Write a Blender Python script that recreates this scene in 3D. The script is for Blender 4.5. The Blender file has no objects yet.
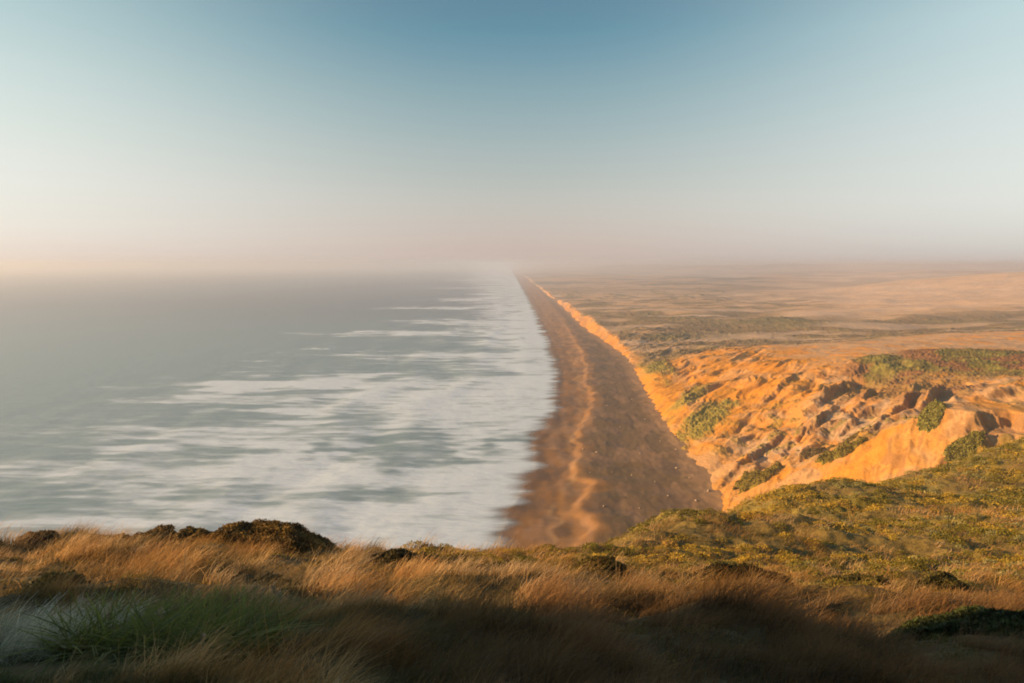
import bpy, math
import numpy as np
from mathutils import Vector

C = bpy.context.scene.collection
SC = bpy.context.scene
rng = np.random.default_rng(11)

# ------------------------------------------------------------------ camera model
CAMZ, F, CX, CY, EYE = 90.0, 796.0, 512.0, 341.5, 264.0
PITCH = math.atan((CY - EYE) / F)
cp, sp_ = math.cos(PITCH), math.sin(PITCH)

def pt(px, py, d):
    """point seen at photo pixel (px,py), d metres ahead"""
    xc, yc = (px - CX) / F, (CY - py) / F
    y = cp + yc * sp_
    z = yc * cp - sp_
    return (d * xc / y, d, CAMZ + d * z / y)

def ptz(px, py, z):
    xc, yc = (px - CX) / F, (CY - py) / F
    y = cp + yc * sp_
    zz = yc * cp - sp_
    d = (z - CAMZ) / (zz / y)
    return pt(px, py, d)

# ------------------------------------------------------------------ noise
_perm = np.random.default_rng(5).permutation(4096)
_ang = np.random.default_rng(6).random(4096) * 2 * math.pi
_gx, _gy = np.cos(_ang), np.sin(_ang)

def perlin(x, y, seed=0):
    x = np.asarray(x, float) + seed * 17.31
    y = np.asarray(y, float) + seed * 9.73
    xi, yi = np.floor(x).astype(np.int64), np.floor(y).astype(np.int64)
    xf, yf = x - xi, y - yi
    u = xf * xf * xf * (xf * (xf * 6 - 15) + 10)
    v = yf * yf * yf * (yf * (yf * 6 - 15) + 10)
    def g(a, b, fx, fy):
        h = _perm[(_perm[a & 4095] + b) & 4095]
        return _gx[h] * fx + _gy[h] * fy
    a = g(xi, yi, xf, yf); b = g(xi + 1, yi, xf - 1, yf)
    c = g(xi, yi + 1, xf, yf - 1); d = g(xi + 1, yi + 1, xf - 1, yf - 1)
    return ((a + (b - a) * u) + ((c + (d - c) * u) - (a + (b - a) * u)) * v) * 1.5

def fbm(x, y, seed=0, octv=4, gain=.5):
    s, a, t = 0, 1.0, 0
    x = np.asarray(x, float); y = np.asarray(y, float)
    for i in range(octv):
        s = s + a * perlin(x, y, seed + i * 3)
        t += a; a *= gain
        x = x * 2.03; y = y * 2.03
    return s / t * 1.3

def ridged(x, y, seed=0, octv=3):
    s, a, t = 0, 1.0, 0
    x = np.asarray(x, float); y = np.asarray(y, float)
    for i in range(octv):
        s = s + a * (1 - np.abs(perlin(x, y, seed + i * 5)) * 2)
        t += a; a *= .5
        x = x * 2.1; y = y * 2.1
    return s / t

def smooth(a, b, x):
    t = np.clip((np.asarray(x, float) - a) / (b - a), 0, 1)
    return t * t * (3 - 2 * t)

def lerp(a, b, t):
    return a + (b - a) * t

def cmix(c, col, m):
    return c * (1 - m[..., None]) + np.array(col)[None, :] * m[..., None]

# ------------------------------------------------------------------ thin plate spline
class TPS:
    def __init__(s, P, sc, lam=0.002):
        P = np.array(P, float)
        s.xy = P[:, :2] / sc; s.sc = sc
        n = len(P)
        r = np.linalg.norm(s.xy[:, None] - s.xy[None], axis=2)
        K = s.k(r) + np.eye(n) * lam
        Q = np.hstack([np.ones((n, 1)), s.xy])
        A = np.zeros((n + 3, n + 3)); A[:n, :n] = K; A[:n, n:] = Q; A[n:, :n] = Q.T
        b = np.zeros(n + 3); b[:n] = P[:, 2]
        w = np.linalg.solve(A, b); s.w = w[:n]; s.a = w[n:]
    @staticmethod
    def k(r):
        return r * r * np.log(np.maximum(r, 1e-9))
    def __call__(s, x, y):
        x = np.asarray(x, float); y = np.asarray(y, float); sh = x.shape
        x = x.ravel() / s.sc; y = y.ravel() / s.sc
        o = s.a[0] + s.a[1] * x + s.a[2] * y
        for (a, b), w in zip(s.xy, s.w):
            o += w * s.k(np.hypot(x - a, y - b))
        return o.reshape(sh)

# ------------------------------------------------------------------ coast lines (x as function of y)
sh_px = [(498, 545), (507, 512), (524, 488), (534, 476), (535, 440), (550, 424), (555, 400), (556, 378), (556, 366), (548, 340), (534, 310), (524, 290), (516, 277), (512, 271)]
SH = np.array([ptz(a, b, 0.0)[:2] for a, b in sh_px])
toe_px = [(722, 507), (704, 478), (690, 455), (670, 425), (652, 398), (629, 358), (606, 341), (586, 328), (566, 309), (541, 289), (526, 277), (518, 271)]
TO = np.array([ptz(a, b, 3.0)[:2] for a, b in toe_px])
def shore_x(y):
    y = np.asarray(y, float)
    return np.interp(y, SH[:, 1], SH[:, 0]) - np.where(y < SH[0, 1], (SH[0, 1] - y) * .35, 0)
def toe_x(y):
    y = np.asarray(y, float)
    return np.interp(y, TO[:, 1], TO[:, 0]) + fbm(y / 22, y * 0, 41) * 1.5 * smooth(200, 400, y) + fbm(y / 200., y * 0, 44) * 12 * smooth(2000, 5000, y)

# berm (wave cut step) on the beach
berm_px = [(560, 560), (574, 545), (590, 530), (586, 515), (571, 508), (580, 498), (590, 490), (588, 480), (572, 474), (576, 455), (577, 435), (583, 420), (592, 405), (590, 392), (584, 380), (586, 366), (580, 350), (568, 330), (556, 312), (540, 293)]
BM = np.array(sorted([list(ptz(a, b, 1.8)[:2]) for a, b in berm_px], key=lambda p: p[1]))
def berm_x(y):
    return np.interp(y, BM[:, 1], BM[:, 0]) + fbm(np.asarray(y) / 14., np.asarray(y) * 0, 47) * 3.0

def beach_h(x, y):
    s = shore_x(y); t = toe_x(y)
    u = (x - s) / (t - s)
    h = np.where(u < 0, (x - s) * .05, 3.0 * np.clip(u, 0, 1.6) ** .85)
    cusp = fbm(x / 20, y / 32, 50, 3) * 1.1 * smooth(0.03, .2, u) * smooth(.75, .35, u)
    b = berm_x(y)
    step = (smooth(-2.2, 2.2, x - b) - .5) * (1.1 + .7 * fbm(y / 12, y * 0, 48, 2)) * smooth(1500, 600, y)
    back = -smooth(3, 26, x - b) * 1.2 * smooth(1500, 600, y)
    rough = (fbm(x / 2.2, y / 3.0, 52, 3) * .22 + fbm(x / 9, y / 14, 55, 2) * .25) * smooth(2, 12, x - b)
    ter = fbm(x / 7, y / 40, 57, 2) * .2 * smooth(.02, .1, u)
    return h + cusp + step * smooth(.0, .1, u) + back + rough + ter

# ------------------------------------------------------------------ middle ground (bluffs)
mid = [(722, 507, 283), (690, 455, 361), (670, 425, 420),
       (757, 478, 290), (800, 482, 268), (850, 465, 262), (900, 460, 250), (960, 452, 243), (1010, 440, 232),
       (930, 418, 262), (975, 412, 252), (1024, 410, 238), (1100, 400, 235),
       (838, 447, 305), (880, 432, 300), (900, 402, 352), (870, 382, 415), (930, 402, 335), (935, 366, 420), (1024, 353, 440), (1024, 385, 330),
       (728, 480, 312), (748, 458, 328), (775, 432, 352), (800, 420, 372), (740, 405, 430), (700, 405, 440), (690, 385, 520), (664, 362, 670), (650, 348, 775),
       (700, 358, 610), (740, 368, 530), (778, 366, 490), (830, 370, 450), (800, 400, 400), (850, 408, 365), (870, 352, 540), (800, 356, 560), (950, 340, 640), (1024, 332, 700), (700, 352, 670),
       (770, 344, 760), (850, 341, 740), (750, 318, 1150), (850, 336, 850), (940, 330, 900), (1024, 318, 1020), (1024, 298, 1500), (900, 303, 1700), (760, 300, 1800),
       (1024, 287, 2100), (930, 297, 2000), (620, 300, 1950), (660, 290, 2500), (1150, 290, 1900), (1150, 330, 800), (1150, 380, 420)]
MP = [pt(*m) for m in mid] + [(122, 1060, 13), (140, 900, 11.5), (128, 1250, 13), (140, 1600, 12), (220, 1150, 11.5), (150, 180, 12), (60, 180, -2), (230, 150, 30), (330, 120, 34), (380, 250, 44), (60, 240, -1), (40, 200, -6)]
MT = TPS(MP, 100.0, .01)

def gully_mask(x, y):
    g = 0
    for (px, py, d, r) in [(860, 412, 350, 52), (900, 430, 300, 34), (778, 448, 335, 26), (950, 395, 330, 50), (868, 378, 425, 34)]:
        p = pt(px, py, d)
        g = np.maximum(g, np.exp(-(((x - p[0]) / r) ** 2 + ((y - p[1]) / (r * 1.2)) ** 2)))
    return g

CRAGS = [(748, 456, 330, 26, 11, 4.5), (770, 438, 345, 18, 9, 3.5), (836, 386, 410, 30, 14, 7), (868, 398, 375, 20, 10, 6), (906, 396, 352, 26, 10, 6), (795, 440, 338, 20, 8, 3),
         (818, 424, 350, 20, 8, 4), (700, 395, 470, 22, 8, 2.5), (780, 386, 440, 26, 10, 3.5), (934, 389, 342, 20, 9, 6), (885, 420, 320, 18, 7, 4), (850, 430, 330, 14, 7, 3.5), (983, 436, 246, 12, 14, 3.5), (1015, 392, 300, 20, 9, 2),]
def crags(x, y):
    """tilted sandstone ribs: a gentle seaward back and a steep landward face"""
    h = np.zeros_like(np.asarray(x, float)); m = h.copy()
    w = 2.5 * fbm(x / 7, y / 7, 116, 3)
    for px, py, d, L, W, A in CRAGS:
        p = pt(px, py, d)
        dx, dy = x - p[0], y - p[1]
        al = (dx * .63 + dy * .77) / L; t = (dx * .77 - dy * .63 + w) / W
        env = np.exp(-al * al * 1.4)
        f = np.where(t < 0, np.clip(t + 1, 0, 1) ** 1.5, 1 - smooth(0, .28, t))
        h = h + .78 * A * env * f
        m = np.maximum(m, env * smooth(-.25, 0, t) * smooth(.5, .25, t))
    return h, m

def ell(x, y, c, rx, ry, rot=0, soft=.35, seed=0, wob=.35):
    ca, sa = math.cos(rot), math.sin(rot)
    dx, dy = x - c[0], y - c[1]
    a = (dx * ca + dy * sa) / rx; b = (-dx * sa + dy * ca) / ry
    r = np.hypot(a, b) + wob * fbm(x / (rx * .6 + .5), y / (ry * .6 + .5), 60 + seed, 3)
    return smooth(1 + soft, 1 - soft, r)

def hills(x, y):
    far = smooth(1700, 4200, y)
    r = np.abs(x) / np.maximum(y, 1)
    h = 22 * (fbm(x / 1500, y / 1700, 70, 3) + .25) + 10 * fbm(x / 420, y / 420, 74, 3)
    h = h + 46 * smooth(.12, .7, r) * smooth(2600, 5200, y) * (0.75 + .5 * fbm(x / 1400, y / 900, 77, 2))
    h = h + 62 * smooth(6500, 8800, y) * smooth(250, 1800, x) * (.75 + .45 * fbm(x / 1100, y / 1800, 79, 3))
    return far * np.maximum(h, -2) * smooth(0, 500, x - toe_x(y))

def bluff_h(x, y, detail=True):
    base = MT(x, np.minimum(y, 2300.0))
    base = lerp(base, 7.0 + 2.5 * fbm(x / 150, y / 90, 118, 2), smooth(1500, 2300, y - 900 * smooth(.35, .5, x / np.maximum(y, 1))))
    base = base + 34 * np.exp(-(((x - 1450) / 480) ** 2 + ((y - 2100) / 420) ** 2)) + 9 * np.exp(-(((x - 330) / 130) ** 2 + ((y - 1010) / 55) ** 2))
    base = base + hills(x, y)
    e = x - toe_x(y)
    g = gully_mask(x, y) * smooth(1000, 700, y)
    if detail:
        wx = x + 5 * fbm(x / 25, y / 25, 80, 2); wy = y + 5 * fbm(x / 25, y / 25, 83, 2)
        near = smooth(1100, 800, y)
        top = smooth(115, 75, e) * near
        # rills run down the open face towards the beach
        a = wx * .70 + wy * .71; b = -wx * .71 + wy * .70
        face = top * smooth(250, 300, y) * (1 - .6 * g)
        base = base + face * ((ridged(a / 75, b / 15, 85, 3) - .55) * 3.6 * smooth(0, 20, e))
        # spurs and runnels round the gully
        a = wx * .63 + wy * .77; b = -wx * .77 + wy * .63
        base = base + g * (ridged(a / 95, b / 30, 90, 3) - .55) * 6.5 * smooth(0, 30, e)
        st = base / 5.0 + fbm(a / 40, b / 22, 98, 2) * .8
        fr = st - np.floor(st)
        terr = (np.floor(st) + smooth(.55, .95, fr)) - st
        base = base + terr * 2.6 * np.clip(g * 1.5, 0, 1) * smooth(.05, .3, fbm(a / 60, b / 22, 101, 2) + .1)
        cr, _ = crags(x, y)
        base = base + cr
        # dune undulation
        base = base + fbm(x / 35, y / 35, 103, 3) * 1.6 * near
        base = base + fbm(x / 150, y / 110, 106, 3) * 7 * smooth(700, 1000, y) * smooth(2600, 1500, y)
        base = base + fbm(x / 4, y / 4, 109, 3) * .35 * near + ridged((x * .5 + y * .87) / 22, (x * .87 - y * .5) / 4.5, 110, 2) * .7 * smooth(330, 290, y)
    # free standing block with a steep right face
    p = BLK
    blk = smooth(20, 14, np.abs(x - p[0] + 4) + 2 * fbm(x / 6, y / 6, 111, 2)) * smooth(16, 11, np.abs(y - p[1]) + 2 * fbm(x / 6, y / 6, 113, 2))
    base = base + blk * 3
    bm = np.maximum(ell(x, y, pt(985, 410, 248), 24, 20, 0, .3, 41, .4), smooth(48, 60, x) * ell(x, y, pt(1060, 405, 250), 40, 20, 0, .3, 42, .4))
    base = lerp(base, np.minimum(base, 43.5 + .4 * fbm(x / 5, y / 5, 114, 2)), bm)
    base = base - 5 * ell(x, y, pt(1012, 434, 238), 9, 10, .2, .25, 43, .3)
    # sea cliff limit at the beach edge
    lip = 3 + (e + (7 * fbm(x / 40, y / 75, 119, 3) + 1.5) * smooth(850, 1100, y) + 3.5 * (ridged(x / 60, y / 9, 115, 3) - .55)) * lerp(.78, 1.15, smooth(700, 1000, y))
    return np.minimum(base, lip)

BLK = pt(958, 425, 250)

# ------------------------------------------------------------------ near headland
near = [(-60, 683, 6.5), (0, 683, 6), (250, 683, 6), (512, 683, 7), (750, 683, 8), (1024, 683, 9), (1100, 683, 9),
        (0, 620, 9.5), (250, 620, 9.5), (512, 625, 10.5), (750, 625, 13), (1024, 625, 16),
        (0, 580, 15), (250, 580, 15), (512, 588, 18), (650, 585, 23), (800, 585, 28), (1024, 585, 31),
        (0, 557, 21), (250, 558, 21), (420, 564, 24), (560, 570, 30), (700, 563, 42), (850, 555, 48), (1024, 553, 47),
        (-120, 544, 26), (0, 544, 26), (120, 544, 26), (250, 546, 27), (350, 556, 30), (470, 557, 34), (560, 556, 46),
        (620, 549, 62), (700, 543, 66), (850, 525, 78), (1024, 522, 70),
        (720, 522, 92), (800, 503, 104), (880, 486, 118), (960, 470, 134), (1024, 458, 148), (1110, 440, 160),
        (960, 500, 98), (1024, 490, 100), (1110, 480, 100)]
NP_ = [pt(*m) for m in near]
def drop(px, d, rel):
    x = (px - CX) / F * d
    NP_.append((x, d, CAMZ + rel))
for px, d, r in [(-120, 45, -26), (0, 44, -25), (200, 46, -26), (350, 48, -27), (470, 54, -29), (560, 66, -34), (640, 84, -41),
                 (-100, 90, -70), (200, 90, -70), (470, 92, -68), (600, 105, -68), (720, 128, -62), (800, 140, -62), (880, 155, -62), (960, 175, -64), (1060, 195, -62), (1140, 220, -60),
                 (100, 130, -105), (500, 140, -110), (700, 165, -98), (850, 200, -98), (1000, 235, -92)]:
    drop(px, d, r)
NP_ += [(0, 1.0, CAMZ - 2.0), (-4, -6, CAMZ - .8), (6, -6, CAMZ - 1.5), (0, -30, CAMZ + 3), (30, -30, CAMZ), (-12, -8, CAMZ + 1.5),
        (60, -20, CAMZ - 6), (100, 40, CAMZ - 14), (140, 70, CAMZ - 20), (-40, 30, CAMZ - 16), (-60, 40, CAMZ - 40), (-120, 0, CAMZ - 60),
        (120, -60, CAMZ - 5), (-60, -60, CAMZ - 5), (0, -100, CAMZ), (220, 60, CAMZ - 22), (250, 0, CAMZ - 14)]
NT = TPS(NP_, 20.0, .002)

def head_h(x, y, detail=True):
    h = NT(x, y)
    # unseen knoll added left of the viewpoint to cast the foreground shadow
    k = 13.5 * np.exp(-(((x + 29) / 9.5) ** 2)) * smooth(KN[0], KN[1], y + 3.5 * fbm(x / 6, y / 6, 121, 2)) * smooth(-80, -30, y)
    h = h + k * (1 + .5 * fbm(x / 9, y / 3.2, 123, 3))
    r = np.hypot(x, y)
    if detail:
        h = h + fbm(x / 6.5, y / 5, 130, 3) * lerp(.25, 1.0, smooth(12, 75, r)) * .8
        h = h + fbm(x / 3.0, y / 2.2, 137, 2) * .50 * smooth(7, 15, r) * smooth(60, 40, r)
        h = h + fbm(x / 1.6, y / 1.4, 133, 3) * lerp(.12, .26, smooth(12, 60, r))
    return h
KN = (10.6, 3.6)

def surf_h(x, y):
    return head_h(x, y) + head_zone(x, y) * (np.abs(fbm(x / 1.8, y / 1.8, 134, 3)) * .45 + .05) * smooth(20, 60, np.hypot(x, y))

# ------------------------------------------------------------------ materials
def new_mat(name):
    m = bpy.data.materials.new(name); m.use_nodes = True
    nt = m.node_tree; nt.nodes.clear()
    out = nt.nodes.new('ShaderNodeOutputMaterial')
    b = nt.nodes.new('ShaderNodeBsdfPrincipled')
    nt.links.new(b.outputs[0], out.inputs[0])
    return m, nt, b, out

def N(nt, t, **kw):
    n = nt.nodes.new(t)
    for k, v in kw.items():
        if k.startswith('i_'):
            n.inputs[int(k[2:])].default_value = v
        else:
            setattr(n, k, v)
    return n

def ground_mat(name, rough=.95, scales=((.6, .25), (4, .25)), bump=.3, bump_scale=3.0, bdist=.2, spec=.15):
    """albedo from the 'Col' attribute broken up by procedural noise"""
    m, nt, b, out = new_mat(name)
    at = N(nt, 'ShaderNodeAttribute', attribute_name='Col')
    tc = N(nt, 'ShaderNodeTexCoord')
    cur = at.outputs['Color']
    for s, amt in scales:
        nz = N(nt, 'ShaderNodeTexNoise'); nz.inputs['Scale'].default_value = s; nz.inputs['Detail'].default_value = 5
        nz.inputs['Roughness'].default_value = .65
        nt.links.new(tc.outputs['Object'], nz.inputs['Vector'])
        mr = N(nt, 'ShaderNodeMapRange'); mr.inputs[1].default_value = .3; mr.inputs[2].default_value = .7
        mr.inputs[3].default_value = 1 - amt; mr.inputs[4].default_value = 1 + amt
        nt.links.new(nz.outputs['Fac'], mr.inputs[0])
        mx = N(nt, 'ShaderNodeVectorMath', operation='SCALE')
        nt.links.new(cur, mx.inputs[0]); nt.links.new(mr.outputs[0], mx.inputs['Scale'])
        cur = mx.outputs[0]
    nt.links.new(cur, b.inputs['Base Color'])
    b.inputs['Roughness'].default_value = rough
    b.inputs['Specular IOR Level'].default_value = spec
    nz = N(nt, 'ShaderNodeTexNoise'); nz.inputs['Scale'].default_value = bump_scale; nz.inputs['Detail'].default_value = 6
    nt.links.new(tc.outputs['Object'], nz.inputs['Vector'])
    bp = N(nt, 'ShaderNodeBump'); bp.inputs['Strength'].default_value = bump; bp.inputs['Distance'].default_value = bdist
    nt.links.new(nz.outputs['Fac'], bp.inputs['Height']); nt.links.new(bp.outputs[0], b.inputs['Normal'])
    return m

def leaf_mat(name, trans=.35, rough=.6):
    m, nt, b, out = new_mat(name)
    at = N(nt, 'ShaderNodeAttribute', attribute_name='Col')
    geo = N(nt, 'ShaderNodeNewGeometry')
    mr = N(nt, 'ShaderNodeMapRange'); mr.inputs[3].default_value = .75; mr.inputs[4].default_value = 1.3
    nt.links.new(geo.outputs['Random Per Island'], mr.inputs[0])
    mx = N(nt, 'ShaderNodeVectorMath', operation='SCALE')
    nt.links.new(at.outputs['Color'], mx.inputs[0]); nt.links.new(mr.outputs[0], mx.inputs['Scale'])
    nt.links.new(mx.outputs[0], b.inputs['Base Color'])
    b.inputs['Roughness'].default_value = rough; b.inputs['Specular IOR Level'].default_value = .2
    tr = N(nt, 'ShaderNodeBsdfTranslucent'); nt.links.new(mx.outputs[0], tr.inputs['Color'])
    ms = N(nt, 'ShaderNodeMixShader'); ms.inputs[0].default_value = trans
    nt.links.new(b.outputs[0], ms.inputs[1]); nt.links.new(tr.outputs[0], ms.inputs[2])
    nt.links.new(ms.outputs[0], out.inputs[0])
    return m

M_HEAD = ground_mat('headland_soil', scales=((1.2, .3), (9, .3)), bump=.6, bump_scale=6, bdist=.15)
M_BLUFF = ground_mat('bluff_sandstone', scales=((.12, .13), (1.3, .16)), bump=.45, bump_scale=.9, bdist=.7)
M_PLAIN = ground_mat('plain_ground', scales=((.01, .18), (.08, .2)), bump=.3, bump_scale=.05, bdist=3)
M_BEACH = ground_mat('beach_sand', rough=.8, scales=((.25, .1), (2.2, .14)), bump=.5, bump_scale=1.6, bdist=.25, spec=.3)
M_LEAF = leaf_mat('shrub_leaf', .25)
M_GRASS = leaf_mat('grass_blade', .45, .5)
M_MAT = ground_mat('mat_plant', scales=((1.5, .35), (6, .3)), bump=.8, bump_scale=3, bdist=.4)
M_ROCK = ground_mat('pale_rock', scales=((2, .2), (9, .2)), bump=.5, bump_scale=5, bdist=.1)
M_WOOD = ground_mat('woody_stem', scales=((8, .3), (30, .2)), bump=.4, bump_scale=20, bdist=.02)

# ------------------------------------------------------------------ mesh helpers
def link(name, V, faces_flat, fsize, mat, col=None, parent=None, smooth_=True):
    me = bpy.data.meshes.new(name)
    V = np.ascontiguousarray(V, dtype=np.float32)
    nf = len(faces_flat) // fsize
    me.vertices.add(len(V)); me.vertices.foreach_set('co', V.ravel())
    me.loops.add(nf * fsize); me.loops.foreach_set('vertex_index', np.ascontiguousarray(faces_flat, dtype=np.int32))
    me.polygons.add(nf)
    me.polygons.foreach_set('loop_start', np.arange(0, nf * fsize, fsize, dtype=np.int32))
    me.polygons.foreach_set('use_smooth', np.full(nf, smooth_))
    me.update(calc_edges=True)
    if col is not None:
        a = me.attributes.new('Col', 'FLOAT_COLOR', 'POINT')
        cc = np.ones((len(V), 4), np.float32); cc[:, :3] = col
        a.data.foreach_set('color', cc.ravel())
    me.materials.append(mat)
    o = bpy.data.objects.new(name, me); C.objects.link(o)
    if parent: o.parent = parent
    return o

def grid_faces(nr, nc, wrap=False):
    r = np.arange(nr - 1)[:, None]; c = np.arange(nc if wrap else nc - 1)[None, :]
    c2 = (c + 1) % nc
    a = r * nc + c; b = r * nc + c2; d = (r + 1) * nc + c; e = (r + 1) * nc + c2
    return np.stack([a, b, e, d], -1).reshape(-1)

def tag(o, label=None, cat=None, group=None, kind=None):
    if label: o['label'] = label
    if cat: o['category'] = cat
    if group: o['group'] = group
    if kind: o['kind'] = kind
    return o

# ------------------------------------------------------------------ headland
OCHRE = (.40, .235, .09); GOLD = (.46, .30, .115); OLIVE = (.17, .14, .03); RUST = (.24, .12, .045); DARKB = (.07, .05, .025)

def head_zone(x, y):
    """0 dry grass .. 1 scrub carpet, on the headland"""
    s = smooth(.30, .5, .5 + fbm(x / 12, y / 14, 140, 3) * .9 + .22 * smooth(50, 90, y) - .12 + .9 * smooth(46, 24, x) * smooth(48, 60, y))
    s = s * (1 - .95 * smooth(.56, .68, .5 + fbm(x / 20 + y / 40, y / 8, 149, 3) * .9))
    return np.clip(s * smooth(17, 30, y - 3 * fbm(x / 4, y / 3, 143, 2)) * smooth(0, 10, x + 1 - .0 * y), 0, 1)

def gap_zone(x, y):
    """dark low growth showing between the grass hummocks"""
    return smooth(.50, .60, .5 + fbm(x / 2.6, y / 1.9, 144, 3) * .9) * smooth(7, 11, y) * smooth(60, 36, y)

def build_headland():
    a1 = np.radians(np.linspace(50, 130, 620)); a2 = np.radians(np.linspace(130, 410, 240)[1:-1])
    th = np.concatenate([a1, a2]); nc = len(th)
    rr = np.concatenate([np.exp(np.linspace(math.log(.6), math.log(15), 160))[:-1], np.exp(np.linspace(math.log(15), math.log(190), 860)), np.exp(np.linspace(math.log(190), math.log(290), 30))[1:]]); nr = len(rr)
    R, T = np.meshgrid(rr, th, indexing='ij')
    X, Y = R * np.cos(T), R * np.sin(T)
    Z = np.maximum(surf_h(X, Y), -12)
    x, y = X.ravel(), Y.ravel()
    z1 = head_zone(x, y)
    col = np.tile(np.array(OCHRE), (len(x), 1))
    col = cmix(col, GOLD, smooth(.3, .7, .5 + fbm(x / 5, y / 5, 145, 3)))
    col = cmix(col, (.16, .105, .045), smooth(.5, .75, .5 + fbm(x / 3, y / 3, 148, 3)))
    col = cmix(col, (.20, .145, .035), smooth(28, 45, y) * .85); vg = np.tile(np.array((.17, .135, .022)), (len(x), 1)); vg = cmix(vg, (.25, .185, .04), smooth(.4, .7, patch_noise(x, y, 5, 146))); vg = cmix(vg, (.22, .17, .05), smooth(.5, .8, patch_noise(x, y, 8, 147)))
    col = col * (1 - z1[:, None] * .92) + vg * z1[:, None] * .92
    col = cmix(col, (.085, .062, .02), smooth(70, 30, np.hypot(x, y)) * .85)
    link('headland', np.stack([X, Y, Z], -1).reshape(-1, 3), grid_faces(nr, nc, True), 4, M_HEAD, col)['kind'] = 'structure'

# ------------------------------------------------------------------ bluff + plain
SAND_O = (.62, .262, .020); SAND_P = (.54, .335, .165); ROCKD = (.25, .13, .05)

def veg_color(x, y):
    col = np.tile(np.array(OLIVE), (len(x), 1))
    col = cmix(col, (.23, .20, .04), smooth(.4, .7, .5 + fbm(x / 14, y / 14, 150, 3)))
    col = cmix(col, RUST, smooth(.5, .72, .5 + fbm(x / 26, y / 30, 153, 3)))
    return col

def bluff_color(x, y, z, slope):
    e = x - toe_x(y)
    col = np.tile(np.array(SAND_O), (len(x), 1))
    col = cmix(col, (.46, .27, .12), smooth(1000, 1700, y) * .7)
    flat = smooth(.30, .16, slope)
    col = cmix(col, SAND_P, flat * smooth(90, 130, e + 20 * fbm(x / 30, y / 30, 160, 2)))
    g = gully_mask(x, y)
    col = cmix(col, SAND_P, .4 * smooth(.3, .8, g) + .45 * smooth(.35, .65, .5 + fbm(x / 22, y / 30, 164, 3)) + .3 * smooth(430, 330, y))
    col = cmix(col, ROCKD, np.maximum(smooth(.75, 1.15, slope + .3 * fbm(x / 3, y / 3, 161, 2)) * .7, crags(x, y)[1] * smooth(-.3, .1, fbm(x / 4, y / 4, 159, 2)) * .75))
    col = cmix(col, (.66, .26, .016), smooth(.55, .8, .5 + fbm(x / 18, y / 40, 163, 3)) * .6)
    v = np.zeros(len(x))
    n4 = fbm(x / 9, y / 9, 165, 4)
    def add(px, py, d, rx, ry, rot=0, amt=1., seed=0, soft=.4, wob=.5):
        nonlocal v
        p = pt(px, py, d)
        v = np.maximum(v, amt * ell(x, y, p, rx, ry, rot, soft, seed, wob))
    add(655, 377, 640, 11, 80, -.1, 1, 1)
    add(708, 418, 415, 11, 40, -.5, 1, 2)
    add(690, 400, 470, 8, 34, -.5, .9, 3)
    add(955, 366, 425, 52, 55, .0, 1, 5)
    add(1040, 362, 415, 60, 55, .0, 1, 6)
    add(915, 392, 370, 26, 34, .4, .85, 7)
    add(1010, 392, 330, 34, 16, 0, .7, 8)
    add(868, 440, 295, 20, 12, 0, .5, 9)
    add(1015, 432, 226, 16, 12, 0, .7, 11)
    spots = smooth(.12, .3, n4) * np.clip(g * 1.4, 0, 1) * .75
    v = np.maximum(v, spots * smooth(0, 15, e))
    vc = veg_color(x, y)
    vc = cmix(vc, (.27, .215, .035), smooth(45, 25, e) * smooth(900, 700, y))
    knoll = smooth(60, 30, np.hypot(x - pt(915, 392, 370)[0], y - 370))
    vc = cmix(vc, (.30, .15, .06), knoll * .6)
    v = v * smooth(-.55, .05, n4 + v - .4)
    # coastal plain beyond the bluffs
    yy = y + 120 * fbm(x / 260, y / 260, 170, 2)
    pl = smooth(640, 700, yy - .28 * np.maximum(x - 230, 0) + 10 * n4) * smooth(4, 14, e + 6 * n4)
    pn = fbm(x / 70, y / 45, 172, 4)
    vp = .8 * smooth(-.35, .15, pn + .3 * smooth(1450, 1150, y) - .18 * smooth(1400, 1800, y))
    sandy = ell(x, y, (225, 1190), 120, 34, -.08, .25, 21, .25)
    sandy = np.maximum(sandy, smooth(.55, 1.0, fbm(x / 200, y / 70, 175, 3) + .55) * .6)
    east = smooth(.28, .42, x / y + .08 * fbm(x / 300, y / 300, 177, 2)) * smooth(1000, 1250, y)
    vp = vp * (1 - sandy) * (1 - .93 * east)
    v = np.maximum(v * (1 - pl), pl * vp)
    vc = cmix(vc, (.14, .13, .035), pl * .6)
    vc = cmix(vc, (.12, .085, .04), pl * smooth(.1, .5, .5 + fbm(x / 90, y / 60, 179, 3)) * .6)
    dg = np.maximum(ell(x, y, pt(800, 331, 1010), 95, 60, .1, .3, 31, .4), ell(x, y, pt(700, 338, 860), 60, 38, 0, .4, 32, .5)) * pl
    v = np.maximum(v, dg * .9); vc = cmix(vc, (.12, .115, .04), dg * .8)
    col = cmix(col, (.46, .30, .155), pl * .8)
    col = cmix(col, (.68, .45, .26), east * pl * .95)
    col = cmix(col, (.62, .45, .30), sandy * pl)
    v = v * (1 - .9 * sandy * pl)
    col = col * (1 - v[:, None]) + vc * v[:, None]
    return col, v

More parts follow.
